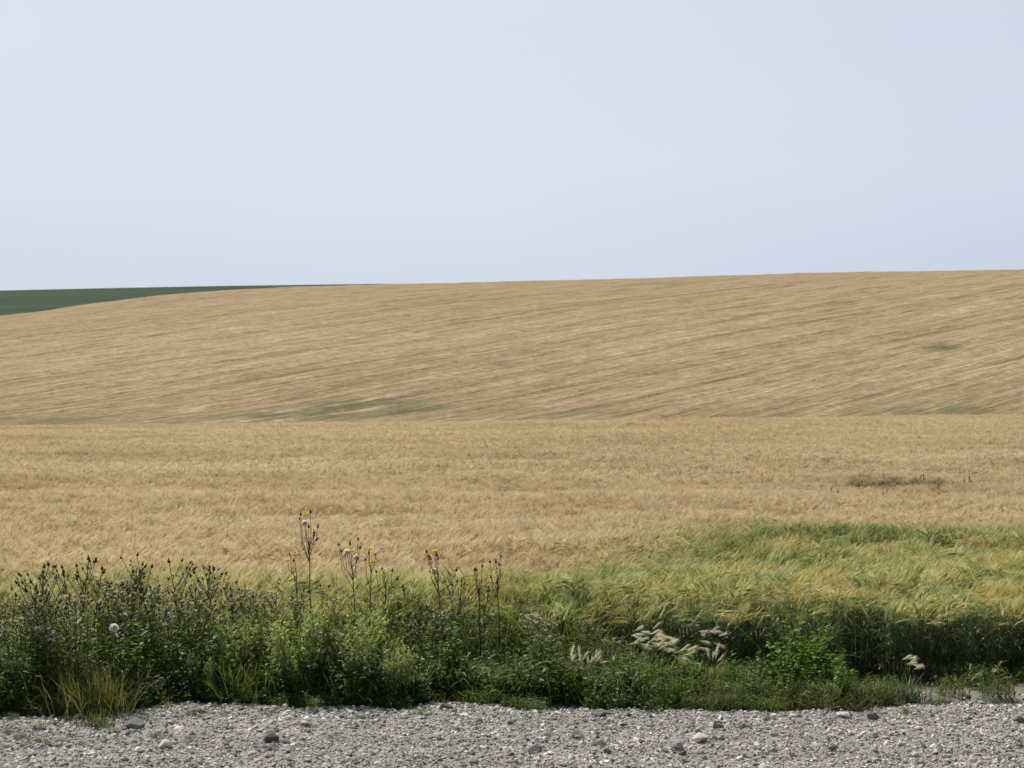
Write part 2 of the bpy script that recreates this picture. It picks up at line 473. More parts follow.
EDGE_PX = [-300, 0, 60, 130, 160, 240, 300, 400, 435, 465, 520, 620, 850, 870, 1024, 1400]
EDGE_Y = [3600 / (r - 430) for r in (712, 715, 716, 712, 703, 703, 708, 709, 701, 702, 709, 709, 712, 706, 706, 706)]
def road_edge(x):
    x = np.asarray(x, float)
    px = 512 + x * F / 13.0
    base = np.interp(px, EDGE_PX, EDGE_Y)
    return base + .16 * (fbm(x * .7, x * 0 + 3.3, 3, 5) - .5) * 2 * .5 + .10 * (vnoise(x * 5, x * 0, 8) - .5) 
def roadz(X, Y):
    e = road_edge(X)
    fade = np.clip((8 - np.abs(X)) / 2, 0, 1) * np.clip((Y - 7) / 1.5, 0, 1)
    lumps = .028 * (fbm(X * 3.2, Y * 3.2, 3, 1) - .5) + .022 * (fbm(X * 15, Y * 15, 2, 4) - .5)
    z = .035 + lumps * fade
    return z - .10 * sm((Y - e + .25) / .45)
sheet('gravel_road', dense(-7, 7, .035, 300, 22), np.concatenate([np.linspace(-5, 8.8, 25), np.arange(9, 13.9, .035)]), roadz, M_ROAD)

patches = []
for px, py, rx, ry, a in [(350, 406, 100, 10, 1), (410, 411, 70, 8, 1), (300, 416, 120, 5, 1), (40, 419, 90, 5, .6), (570, 415, 110, 4, .4), (880, 413, 60, 3.5, 1.0), (980, 412, 60, 4, .9), (940, 347, 20, 3.5, .9),
                          (740, 316, 25, 3, .35), (450, 362, 60, 3, .3), (225, 424, 60, 3, .7), (690, 282, 70, 3, .25)]:
    patches.append((px, py, rx, ry, a))
NPATCH = len(patches)
for px in range(-60, 1100, 70):                        # unripe strip all along the foot of the hill
    row = 434.0
    while at(px, row)[1] < 214: row -= .25
    patches.append((px, row - 1.2, 42, 1.4, U(.45, .95)))
PW = []
for px, py, rx, ry, a in patches:
    x0, y0, _ = at(px, py + ry * .8); x1, y1, _ = at(px, py - ry * .8); xc, yc, _ = at(px, py)
    PW.append((xc, yc, rx / F * yc, max(5.0, abs(y1 - y0) * .6), a))
def damp(X, Y):
    d = np.zeros_like(X)
    for xc, yc, wx, wy, a in PW:
        r = ((X - xc) / wx) ** 2 + ((Y - yc) / wy) ** 2
        d = np.maximum(d, a * np.exp(-r))
    a_ = X * .79 + Y * .61; b_ = -X * .61 + Y * .79
    foot = np.zeros_like(X)
    for xc, yc, wx, wy, a in PW[NPATCH:]:
        foot = np.maximum(foot, a * np.exp(-((X - xc) / wx) ** 2 - ((Y - yc) / wy) ** 2))
    d = d * np.clip(3.4 * fbm(a_ / 26, b_ / 5, 3, 21) - .7, 0, 1.5)
    low = .55 * np.exp(-((Y - 235) / 45.0) ** 2) * np.clip(2.6 * fbm(X / 40, Y / 12, 3, 51) - .8, 0, 1)
    return np.clip(np.maximum(np.maximum(d, low), foot), 0, 1)
def hz2(X, Y):
    c, s = math.cos(math.radians(42)), math.sin(math.radians(42))
    a = X * c + Y * s; b = -X * s + Y * c
    return hillz(X, Y) + .45 * (fbm(a / 30, b / 4, 2, 33) - .5) + .35 * (fbm(a / 5, b / 2.2, 2, 35) - .5)
sheet('hill', dense(-290, 290, 1.3, 700, 25), np.concatenate([np.arange(212, 640, 1.0), np.arange(645, 900, 8.0)]), hz2, M_HILL, attr=('damp', damp))

FS = [(-1500, 330), (-300, 297), (0, 290.5), (100, 288.3), (200, 286.3), (300, 284.8), (400, 283.6), (440, 286), (600, 296), (2500, 300)]
fx = np.array([(p - 512) / F * 1000 for p, _ in FS]); fz = np.array([CAMZ + (HOR - q) / F * 1000 for _, q in FS])
def farz(X, Y):
    zc = (np.interp(X * 1000 / np.maximum(Y, 600), fx, fz) - CAMZ) / 1000
    q = np.clip((Y - 560) / 440, 0, 1)
    r = zc * (.55 + .45 * np.sin(q * math.pi / 2)) * (1 - .0002 * np.clip(Y - 1000, 0, 3500))
    return CAMZ + r * Y
sheet('far_hill', np.linspace(-2500, 2500, 260), np.concatenate([np.arange(640, 1100, 12.0), np.geomspace(1110, 4000, 15)]), farz, M_FAR)

# ------------------------------------------------------------------ barley
def barley_plant(me, mn_, x, y, h, ear_ang, az, awn_w=.0017, nawn=9, ear_w=.013, stem_w=.0045, leaves=2, detail=True, z0=0.0, awnmb=None, L_awn=(.09, .14), r=None):
    if r is None: r = R()
    a = Vector((math.cos(az), math.sin(az), 0))
    side = Vector((-a.y, a.x, 0)); sd = rdir()
    base = Vector((x, y, z0)); top = base + Vector((0, 0, h)) + a * h * U(.03, .16)
    if detail: pts = [base, base.lerp(top, .4) + rdir(.008), base.lerp(top, .75) + rdir(.006) - a * h * .012, top]
    else: pts = [base.lerp(top, .25), top]
    n = len(pts)
    me.strip(pts, sd, [stem_w] * n, (r, .1, .9, 0.0), tip=False)
    d0 = (top - pts[-2]).normalized()
    # neck and ear curve over
    d = (Vector((0, 0, 1)) * math.cos(ear_ang) + a * math.sin(ear_ang)).normalized()
    neck = top + (d0 + d).normalized() * .035
    if detail: me.strip([top, neck], sd, [stem_w, stem_w], (r, .9, 1, .6), tip=False)
    L = U(.07, .10); d2 = (d - Vector((0, 0, .25))).normalized()
    p1 = neck + d * L * .5; p2 = p1 + d2 * L * .5
    s1 = d.cross(rdir(1, .2)).normalized(); s2 = d.cross(s1).normalized()
    for s in ((s1, s2) if detail else (s1,)):
        mn_.strip([neck, neck + d * L * .25, p1, p1 + d2 * L * .28, p2], s, [ear_w * .5, ear_w, ear_w, ear_w * .8, ear_w * .3], (r, .4, 1, 1), tip=False)
    mb = awnmb or mn_
    for k in range(nawn):
        t = (k + .5) / nawn
        b = neck.lerp(p1, t * 2) if t < .5 else p1.lerp(p2, t * 2 - 1)
        dd = (d.lerp(d2, t) + (s1 if k % 2 else -s1) * U(.03, .17) + s2 * U(-.10, .10) + Vector((0, 0, U(-.05, .05)))).normalized()
        L2 = U(*L_awn)
        e = b + dd * L2 - Vector((0, 0, .012))
        mb.strip([b, b.lerp(e, .5) + Vector((0, 0, .006)), e], dd.cross(rdir(1, .3)).normalized(), [awn_w, awn_w * .8, 0], (1.0 if R() < .12 else min(1, r * .75 + U(0, .3)), .6, 1, 1))
    for k in range(leaves):
        t = U(.25, .85)
        p = base.lerp(top, t)
        ld = (rdir(1) + Vector((0, 0, U(.6, 1.6)))).normalized()
        leafpts = bend(p, ld, U(.12, .22), 3, U(.6, 2.0))
        me.strip(leafpts, ld.cross(Vector((0, 0, 1))).normalized(), [.006, .010, .008, .001], (r, t, t, .15 if t < .6 else .35))

def ear_angle():
    u = R()
    if u < .62: return math.radians(U(20, 50))
    if u < .90: return math.radians(U(50, 85))
    return math.radians(U(95, 140))
def lean():
    # the wind lays most ears to the right
    return random.gauss(0, .5) if R() < .84 else random.gauss(math.pi, .7)

SRC = {}
def src_obj(col, name, mesh):
    o = bpy.data.objects.new(name, mesh); col.objects.link(o)

near_col = bpy.data.collections.new('barley_clumps')
for k in range(6):
    mb = MB(); S = .7
    for i in range(34):        # plants lie together in small locks, as the wind has combed them
        cx, cy, ea, az, hh, rr = U(-S / 2, S / 2), U(-S / 2, S / 2), ear_angle(), lean(), U(.58, .77), R()
        for j in range(random.randint(3, 7)):
            barley_plant(mb, mb, cx + random.gauss(0, .035), cy + random.gauss(0, .035), hh + U(-.04, .03), ea + U(-.18, .18), az + U(-.25, .25), awn_w=.0028, nawn=11,
                         r=min(1, max(0, rr + U(-.15, .15))))
    src_obj(near_col, 'barley_clump', mb.mesh('barley_clump', M_BARLEY))
far_col = bpy.data.collections.new('barley_stands')
for k in range(4):
    mb = MB(); S = 2.0
    for i in range(620):
        if i % 5 == 0: cx, cy, ea, az, hh, rr = U(-S / 2, S / 2), U(-S / 2, S / 2), ear_angle(), lean(), U(.56, .80), R()
        barley_plant(mb, mb, cx + random.gauss(0, .06), cy + random.gauss(0, .06), hh + U(-.03, .03), ea + U(-.2, .2), az + U(-.3, .3), r=min(1, max(0, rr + U(-.15, .15))), awn_w=.008, nawn=5, ear_w=.02, stem_w=.012, leaves=0, detail=False)
    src_obj(far_col, 'barley_stand', mb.mesh('barley_stand', M_BARLEY))

def scatter(name, col, P, rot, scl, idx, label, cat):
    me = bpy.data.meshes.new(name)
    n = len(P)
    me.vertices.add(n); me.vertices.foreach_set('co', np.asarray(P, dtype=np.float32).ravel())
    a = me.attributes.new('rot', 'FLOAT_VECTOR', 'POINT'); a.data.foreach_set('vector', np.asarray(rot, dtype=np.float32).ravel())
    a = me.attributes.new('scl', 'FLOAT_VECTOR', 'POINT'); a.data.foreach_set('vector', np.asarray(scl, dtype=np.float32).ravel())
    a = me.attributes.new('vi', 'INT', 'POINT'); a.data.foreach_set('value', np.asarray(idx, dtype=np.int32))
    o = link(name, me); tag(o, label, cat, kind='stuff')
    ng = bpy.data.node_groups.new(name, 'GeometryNodeTree')
    ng.interface.new_socket('Geometry', in_out='INPUT', socket_type='NodeSocketGeometry')
    ng.interface.new_socket('Geometry', in_out='OUTPUT', socket_type='NodeSocketGeometry')
    gi = ng.nodes.new('NodeGroupInput'); go = ng.nodes.new('NodeGroupOutput')
    ci = ng.nodes.new('GeometryNodeCollectionInfo'); ci.inputs['Collection'].default_value = col
    ci.inputs['Separate Children'].default_value = True; ci.inputs['Reset Children'].default_value = True
    ip = ng.nodes.new('GeometryNodeInstanceOnPoints'); ip.inputs['Pick Instance'].default_value = True
    def na(nm, t):
        q = ng.nodes.new('GeometryNodeInputNamedAttribute'); q.data_type = t; q.inputs['Name'].default_value = nm
        return q.outputs['Attribute']
    ng.links.new(gi.outputs[0], ip.inputs['Points']); ng.links.new(ci.outputs[0], ip.inputs['Instance'])
    ng.links.new(na('rot', 'FLOAT_VECTOR'), ip.inputs['Rotation']); ng.links.new(na('scl', 'FLOAT_VECTOR'), ip.inputs['Scale'])
    ng.links.new(na('vi', 'INT'), ip.inputs['Instance Index'])
    ng.links.new(ip.outputs[0], go.inputs[0])
    md = o.modifiers.new('scatter', 'NODES'); md.node_group = ng
    return o

def barley_edge(x):
    return 14.45 + .25 * (vnoise(x * .8, 0.0, 77) - .5) + .1 * (vnoise(x * 3, 0.0, 78) - .5)

def crop_points(y0, y1, step, nv, edge=False):
    P, Rr, S, I = [], [], [], []
    y = y0
    while y < y1:
        half = y * .36 + 5
        x = -half
        while x < half:
            jx = x + U(-.3, .3) * step; jy = y + U(-.3, .3) * step
            if not edge or jy - .34 > float(barley_edge(jx)):
                hs = .74 + .52 * float(fbm(jx / 3.4, jy / 1.7, 3, 60)) - .12 * float(vnoise(jx / .9, jy / .9, 66))
                hs *= 1 - .26 * math.exp(-(((jx - 9.7) / 2.4) ** 2 + ((jy - 38.6) / 1.3) ** 2))     # thin hollow where the dark weeds grow
                P.append((jx, jy, float(gz(jx, jy)))); Rr.append((U(-.05, .05), U(-.05, .05), U(-.35, .35))); S.append((1, 1, hs)); I.append(random.randrange(nv))
            x += step
        y += step
    return P, Rr, S, I
NEARFAR = 44
P, Rr, S, I = crop_points(14.6, NEARFAR, .56, 6, True)
# a tidy front row that follows the field edge
x = -10.2
while x < 10.2:
    P.append((x + U(-.1, .1), float(barley_edge(x)) + .36, 0)); Rr.append((U(-.04, .04), U(-.04, .04), U(-.4, .4))); S.append((1, 1, .84 + .26 * float(vnoise(x / .9, 3.0, 5)) + U(-.03, .03))); I.append(random.randrange(6)); x += .45
scatter('barley_crop', near_col, P, Rr, S, I, 'bearded barley growing close behind the roadside weeds, green turning to gold', 'barley crop')
P, Rr, S, I = crop_points(NEARFAR + .3, 160, 1.7, 4)
scatter('far_barley_crop', far_col, P, Rr, S, I, 'ripe golden barley stretching away to the low brow of the near field', 'barley crop')

# ------------------------------------------------------------------ stones and gravel
def rock_mesh(name, mat, seed, flat=.6, sub=2):
    import bmesh
    bm = bmesh.new(); bmesh.ops.create_icosphere(bm, subdivisions=sub, radius=1.0)
    rnd = random.Random(seed)
    cuts = [Vector((rnd.uniform(-1, 1), rnd.uniform(-1, 1), rnd.uniform(-1, 1))).normalized() for _ in range(9)]
    lim = [rnd.uniform(.38, .85) for _ in cuts]
    sx, sy = rnd.uniform(.75, 1.15), rnd.uniform(.7, 1.1)
    for v in bm.verts:
        for c, l in zip(cuts, lim):
            d = v.co.dot(c)
            if d > l: v.co -= c * (d - l)
        v.co *= 1 + .12 * mn.noise(v.co * 2.2 + Vector((seed, 0, 0)))
        v.co.x *= sx; v.co.y *= sy; v.co.z *= flat
    me = bpy.data.meshes.new(name); bm.to_mesh(me); bm.free(); me.materials.append(mat)
    return me
peb_col = bpy.data.collections.new('gravel_pebbles')
PEB = [rock_mesh('pebble', M_PEB, 100 + k, U(.55, .85), 2) for k in range(8)]
for m in PEB: src_obj(peb_col, 'pebble', m)
rng = np.random.default_rng(5)
n = 150000
X = rng.uniform(-6.2, 6.2, n); Y = rng.uniform(9.6, 13.75, n)
sz = np.clip(rng.lognormal(math.log(.0072), .62, n), .003, .032)
e = road_edge(X)
keep = (Y < e + .12) | (rng.random(n) < np.clip(1 - (Y - e) / .8, 0, 1) * (.2 + .5 * (X > 3)))
X, Y, sz = X[keep], Y[keep], sz[keep]; n = len(X)
Z = np.maximum(roadz(X, Y), gz(X, Y)) + sz * .15
rot = rng.uniform(-math.pi, math.pi, (n, 3)); rot[:, :2] *= .22
scatter('gravel', peb_col, np.stack([X, Y, Z], 1), rot, np.stack([sz, sz, sz], 1) * rng.uniform(.6, 1.3, (n, 3)), rng.integers(0, 8, n),
        'loose pale grey gravel covering the road shoulder', 'gravel')
ROCKS = [rock_mesh('stone', M_PEB, 200 + k, U(.45, .75), 3) for k in range(7)]
DROCK = [rock_mesh('stone', M_DROCK, 300 + k, U(.65, .9), 3) for k in range(3)]
def stone(px, py, w, mesh, label, group=None, sq=1.0):
    x, y, _ = at(px, py)
    z = float(max(roadz(np.array(x), np.array(y)), gz(x, y)))
    r = w / F * y / 2
    o = link('stone', mesh); o.location = (x, y, z + r * .28); o.scale = (r, r * U(.8, 1.1), r * sq); o.rotation_euler = (U(-.15, .15), U(-.15, .15), U(0, 6.3))
    tag(o, label, 'stone', group)
stone(271, 747, 18, DROCK[0], 'largest dark grey rounded stone at the bottom left on the gravel', sq=1.15)
stone(254, 760, 10, ROCKS[0], 'small pale stone just left below the big dark grey stone')
stone(446, 714, 14, DROCK[1], 'grey stone at the foot of the weeds left of centre')
stone(134, 733, 24, DROCK[2], 'dark lump of rock beside the grass tuft at lower left', sq=.8)
stone(164, 754, 17, ROCKS[1], 'dusty stone below the dark lump at lower left')
stone(239, 707, 15, ROCKS[2], 'flat pale stone against the weeds at left', sq=.7)
stone(601, 721, 22, ROCKS[3], 'broad flat pale stone just below the middle of the verge', sq=.6)
stone(702, 747, 25, ROCKS[4], 'pale wedge shaped stone with a dark underside right of centre', sq=.9)
stone(676, 754, 20, ROCKS[5], 'two lobed grey stone left of the wedge shaped stone')
stone(535, 758, 19, DROCK[0], 'dark flat stone on the bottom edge near the centre', sq=.7)
stone(718, 733, 12, DROCK[1], 'small dark topped stone above the wedge shaped stone')
stone(874, 725, 15, DROCK[2], 'right one of two grey stones side by side at the right', sq=.9)
stone(860, 725, 11, ROCKS[6], 'left one of two grey stones side by side at the right')
stone(843, 722, 15, ROCKS[0], 'pale rounded stone below the low brown weeds at the right', sq=.9)
stone(831, 757, 14, DROCK[0], 'grey stone near the bottom edge at the right', sq=.9)
stone(1019, 727, 12, DROCK[1], 'grey stone on the far right edge of the gravel')
for i in range(240):
    px = U(0, 1024); py = 708 + (768 - 708) * R()
    stone(px, py, 4.5 + 7 * R() ** 2, random.choice(ROCKS if R() < .8 else DROCK), 'small angular stone lying loose on the gravel', 'small stones scattered over the gravel', U(.7, 1.1))

# ------------------------------------------------------------------ plants of the verge
def stalk(mb, p, top, r0, r1, wob=.01, n=5, col=None):
    pts = [p.lerp(top, i / n) + (Vector((U(-wob, wob), U(-wob, wob), 0)) if 0 < i < n else Vector()) for i in range(n + 1)]
    mb.tube(pts, [r0 + (r1 - r0) * i / n for i in range(n + 1)], col or (R(), 0, 1, 0), 4)
    return pts
def along(pts, t):
    k = t * (len(pts) - 1); i = min(int(k), len(pts) - 2)
    return pts[i].lerp(pts[i + 1], k - i)

def head_mesh(name, mat, kind):
    mb = MB(); r = R()
    if kind == 'grey':                       # burst of grey down on a small cup
        mb.blob(Vector((0, 0, .004)), Vector((0, 0, 1)), .007, .009, (r * .2, 0, 0, 0), 4, 5)
        for k in range(26):
            d = (rdir(U(.2, 1)) + Vector((0, 0, U(.2, 1.1)))).normalized()
            mb.strip([Vector((0, 0, .008)), Vector((0, 0, .008)) + d * U(.011, .019)], d.cross(rdir(1, .3)).normalized(), [.004, .004], (U(.3, 1), .6, 1, 0), tip=False)
    if kind == 'dark':
        mb.blob(Vector((0, 0, .008)), Vector((0, 0, 1)), .0085, .010, (r, 0, 0, 0), 4, 6)
        for k in range(8):
            d = (rdir(.5) + Vector((0, 0, 1))).normalized()
            mb.strip([Vector((0, 0, .014)), Vector((0, 0, .014)) + d * .014], d.cross(rdir(1, .3)).normalized(), [.003, .002], (R(), .6, 1, 0), tip=False)
    if kind == 'yellow':
        mb.blob(Vector((0, 0, .006)), Vector((0, 0, 1)), .011, .006, (r, 0, 0, 0), 3, 8)
        for k in range(46):
            d = (rdir(1) + Vector((0, 0, U(.05, .9)))).normalized(); L = U(.014, .022)
            mb.strip([Vector((0, 0, .006)), Vector((0, 0, .006)) + d * L * .7, Vector((0, 0, .004)) + d * L], d.cross(Vector((0, 0, 1))).normalized(), [.003, .005, .003], (R(), .6, 1, 0), tip=False)
    if kind == 'puff':
        for k in range(320):
            d = Vector((random.gauss(0, 1), random.gauss(0, 1), random.gauss(0, 1) + .3)).normalized(); L = U(.016, .021)
            s = d.cross(rdir(1, .4)).normalized()
            mb.strip([d * .004, d * L], s, [.002, .007], (R(), .7, 1, 0), tip=False)
    if kind == 'white':
        for k in range(12):
            a = k * math.pi / 6; d = Vector((math.cos(a), math.sin(a), .15))
            mb.strip([d * .004, d * .012, d * .019], Vector((-d.y, d.x, 0)), [.005, .008, .005], (R(), .7, 1, 0), tip=False)
    return mb.mesh(name, mat)
GREYH = [head_mesh('seed_head', M_GREYHEAD, 'grey') for _ in range(3)]
DARKH = [head_mesh('seed_head', M_DARKHEAD, 'dark') for _ in range(3)]
YELH = [head_mesh('flower', M_YEL, 'yellow') for _ in range(2)]
PUFFH = [head_mesh('downy_head', M_PUFF, 'puff') for _ in range(2)]
WHITEH = head_mesh('flower', M_WHITE, 'white')

def add_head(e, mesh, name, p, d=None, s=1.0):
    o = link(name, mesh, e); o.location = p; o.scale = (s, s, s)
    if d is not None: o.rotation_euler = d.to_track_quat('Z', 'Y').to_euler()
    return o

def copy_tree(o, loc, rz, s, label=None):
    c = o.copy(); ROOT.objects.link(c); c.location = loc; c.rotation_euler = (0, 0, rz); c.scale = (s, s, s)
    if label: c['label'] = label
    for ch in o.children:
        k = ch.copy(); ROOT.objects.link(k); k.parent = c
    return c

# 1 thistles
def thistle(dark=False, h=.9):
    st, fo = MB(), MB(); heads = []
    for q in range(1 if dark else random.choice([2, 3])):
        b = rdir(U(.0, .06)); hh = h * U(.75, 1.0)
        top = b + Vector((U(-.17, .17), U(-.10, .10), hh))
        pts = stalk(st, b, top, .0036, .0024, .016, 6)
        heads.append((top, Vector((0, 0, 1)) + rdir(.3)))
        for k in range(random.randint(3, 5)):
            t = U(.60, .94); p = along(pts, t)
            d = (rdir(.75) + Vector((0, 0, 1))).normalized(); L = (1 - t) * hh * U(.6, 1.0) + .05
            bp = bend(p, d, L, 3, -.3); st.tube(bp, [.003, .0025, .0022, .002], (R(), .5, 1, 0), 3)
            heads.append((bp[-1], bp[-1] - bp[-2]))
            if R() < .6:
                q2 = bp[2]; d2 = (d + rdir(.6)).normalized(); e2 = q2 + d2 * U(.03, .06)
                st.tube([q2, e2], [.002, .0018], (R(), .8, 1, 0), 3); heads.append((e2, d2))
            for j in range(3):
                leaf(fo, along(bp, U(.2, .95)), rdir(1, U(.2, 1)), U(.04, .08), U(.010, .018), .5, 4, True, (R(), .5, 1, 0))
        nl = 30 if not dark else 20
        for k in range(nl):
            t = .10 + .86 * (k + R()) / nl; p = along(pts, t)
            big = 1.15 - .65 * t
            leaf(fo, p, rdir(1, U(.0, .9)), U(.12, .19) * big, U(.026, .042) * big, U(.3, 1.1), 6, True, (R(), .15 + .6 * t, .3 + .7 * t, 0))
    return st, fo, heads
def make_thistle(dark):
    st, fo, heads = thistle(dark, .86)
    e = thing('thistle_plant', (0, 0, 0), [('stem', st.mesh('stem', M_THSTEM)), ('foliage', fo.mesh('foliage', M_THLEAF))],
              'x', 'thistle')
    for p, d in heads:
        add_head(e, random.choice(DARKH if dark or R() < .3 else GREYH), 'seed_head', p, d, U(.6, 1.25) if not dark else U(.6, 1.2))
    return e
def place(protos, specs, name=None):
    """specs: (x, y, scale, label, group); the first specs use the prototypes themselves"""
    out = []
    used = set()
    for (x, y, s, label, group) in specs:
        k = random.randrange(len(protos)); o = protos[k]; loc = (x, y, float(gz(x, y)) - .005)
        rz = U(0, 6.283)
        if k not in used:
            used.add(k); o.location = loc; o.rotation_euler = (0, 0, rz); o.scale = (s, s, s); c = o
        else: c = copy_tree(o, loc, rz, s)
        c['label'] = label
        if group: c['group'] = group
        out.append(c)
    for k, o in enumerate(protos):
        if k not in used:
            for ch in list(o.children): bpy.data.objects.remove(ch)
            bpy.data.objects.remove(o)
    return out
def X(px, Y): return (px - 512) / F * Y

front = lambda px: float(road_edge(X(px, 13.1)))
# height of the weed belt in pixels rows, by column
BELT = [(-260, 585), (0, 596), (60, 588), (130, 578), (200, 586), (240, 584), (300, 588), (400, 600), (500, 606), (590, 620), (640, 648), (740, 660), (800, 640), (850, 655), (900, 690), (1300, 695)]
def belt_h(px, Y):
    row = np.interp(px, [b[0] for b in BELT], [b[1] for b in BELT])
    return CAMZ + (HOR - row) / F * Y

specs = []
LAB = 'leafy grey headed thistle in the thick of the weed belt'
GR = 'grey headed thistles massed along the verge'
for i in range(118):
    px = U(-240, 625); Y = front(px) + .22 + 1.15 * R()
    if 225 < px < 395 and Y < front(px) + .55: continue
    h = belt_h(px, Y) * U(.86, 1.04)
    specs.append((X(px, Y), Y, h / .86, LAB, GR))
place([make_thistle(False) for _ in range(5)], specs)
specs = []
for i in range(9):
    px = U(0, 60) if i < 6 else U(-150, 0); Y = front(px) + U(.2, .4); specs.append((X(px, Y), Y, U(.80, .88) / .86, 'thistle with whitish heads in the patch on the left edge', 'white headed thistles at the left edge'))
place([make_thistle(False) for _ in range(2)], specs)
# 2 dark seed heads standing above the rest
specs = []
DL = 'tall wiry weed with dark purplish brown heads above the left of the belt'
for px, row in [(25, 560), (30, 552), (36, 575), (45, 568), (72, 556), (80, 546), (88, 552), (102, 566), (114, 560), (120, 575), (137, 556), (150, 572), (163, 580), (188, 548), (200, 560), (210, 556), (218, 575), (60, 580), (95, 585), (130, 588), (8, 590), (-40, 560), (-90, 570), (-140, 565)]:
    Y = front(px) + U(.5, 1.2); h = CAMZ + (HOR - row) / F * Y
    specs.append((X(px, Y), Y, h / .86, DL, 'dark headed weeds at the left'))
place([make_thistle(True) for _ in range(4)], specs)
specs = []
for px, row in [(425, 585), (441, 582), (462, 578), (468, 588), (478, 585), (520, 600), (447, 597)]:
    Y = front(px) + U(.7, 1.2); h = CAMZ + (HOR - row) / F * Y
    specs.append((X(px, Y), Y, h / .86, 'shorter dark headed weed between the yellow flowers and the mid verge', 'dark headed weeds near the centre'))
place([make_thistle(True) for _ in range(2)], specs)

# 3 sow thistles, each built with its own heads
def sow(base_px, Y, heads, label, joint):
    """heads: (px, row, kind) ; joint: (px,row) where the stem forks"""
    b = Vector((X(base_px, Y), Y, float(gz(0, Y))))
    st, fo = MB(), MB()
    j = pt(joint[0], joint[1], Y) - b
    pts = stalk(st, Vector(), j, .0060, .0045, .01, 6)
    e = thing('sow_thistle', b, [], label, 'sow thistle')
    hs = []
    for (px, row, kind) in heads:
        q = pt(px, row, Y) - b; q.y += U(-.06, .06)
        t = U(.80, 1.0); s = along(pts, t)
        dx = q - s
        mid = s + Vector((dx.x * .75, dx.y * .75, dx.z * .45)) + rdir(.006)
        st.tube([s, mid, q], [.0038, .0028, .0022], (R(), .3, 1, 0), 4)
        hs.append((q, (q - mid).normalized(), kind))
        leaf(fo, mid, rdir(1, .7), .05, .012, .4, 4, True)
    for k in range(10):
        t = (k + R()) / 10; leaf(fo, along(pts, t * .95), rdir(1, .6), .16 * (1.1 - .7 * t), .035 * (1.1 - .6 * t), .7, 6, True)
    link('stem', st.mesh('stem', M_DARKSTEM), e); link('foliage', fo.mesh('foliage', M_THLEAF), e)
    for q, d, kind in hs:
        if kind == 'y': add_head(e, random.choice(YELH), 'flower', q, (d + Vector((0, -.5, .2))).normalized(), U(1.5, 1.8))
        elif kind == 'p': add_head(e, random.choice(PUFFH), 'downy_head', q, d, U(1.35, 1.55))
        else: add_head(e, random.choice(DARKH), 'bud', q, d, U(1.0, 1.6))
    return e
sow(312, 13.9, [(306, 515, 'y'), (305, 523, 'p'), (300, 516, 'd'), (311, 513, 'd'), (299, 520, 'd'), (309, 528, 'd'), (314, 534, 'd'), (317, 528, 'd'), (315, 541, 'd'), (313, 537, 'd')],
    'tallest weed of the verge, a yellow bloom and a white downy head at its top', (309, 541))
sow(300, 13.85, [(295, 555, 'y'), (287, 562, 'y'), (293, 562, 'd'), (290, 556, 'd')], 'weed with two small yellow blooms just left of the tallest weed', (296, 570))
sow(357, 13.9, [(352, 551, 'y'), (356, 558, 'p'), (345, 556, 'd'), (339, 546, 'd'), (350, 545, 'd'), (358, 540, 'd'), (347, 552, 'p'), (360, 549, 'd'), (342, 552, 'd')],
    'bushy sow thistle with a yellow bloom above a white downy head', (352, 566))
sow(371, 14.0, [(369, 550, 'y'), (372, 563, 'y'), (376, 555, 'd'), (369, 554, 'd'), (365, 561, 'd')], 'sow thistle with two yellow blooms one above the other', (371, 570))
sow(388, 13.85, [(384, 574, 'y'), (376, 573, 'd'), (392, 572, 'd'), (397, 580, 'd'), (382, 570, 'd')], 'low sow thistle with one flat yellow bloom, right of the others', (386, 583))
sow(446, 13.95, [(435, 552, 'y'), (427, 553, 'd'), (431, 560, 'd'), (434, 571, 'p'), (438, 560, 'd'), (429, 558, 'd'), (456, 571, 'd'), (437, 556, 'd')], 'slender weed near the centre with small yellow bloom at its tip', (438, 572))
sow(480, 13.95, [(475, 571, 'd'), (482, 568, 'd'), (477, 571, 'd'), (483, 605, 'd'), (476, 604, 'd')], 'thin brown weed with dark buds left of the right-hand tall weed', (479, 582))
sow(500, 13.85, [(490, 563, 'd'), (496, 563, 'd'), (501, 557, 'd'), (499, 566, 'd'), (497, 583, 'd'), (491, 578, 'd')], 'right-most tall weed with dark buds and a crooked brown stem', (498, 578))

# dandelion clock low on the left
b = Vector((X(116, 12.55), 12.55, 0)); st = MB()
q = pt(114, 628, 12.55) - b; stalk(st, Vector(), q, .005, .004, .006, 5)
e = thing('seeding_weed', b, [('stem', st.mesh('stem', M_THSTEM))], 'big round white seed clock on a bare stem at the left', 'seed clock')
add_head(e, PUFFH[0], 'downy_head', q, Vector((0, 0, 1)), 1.9)

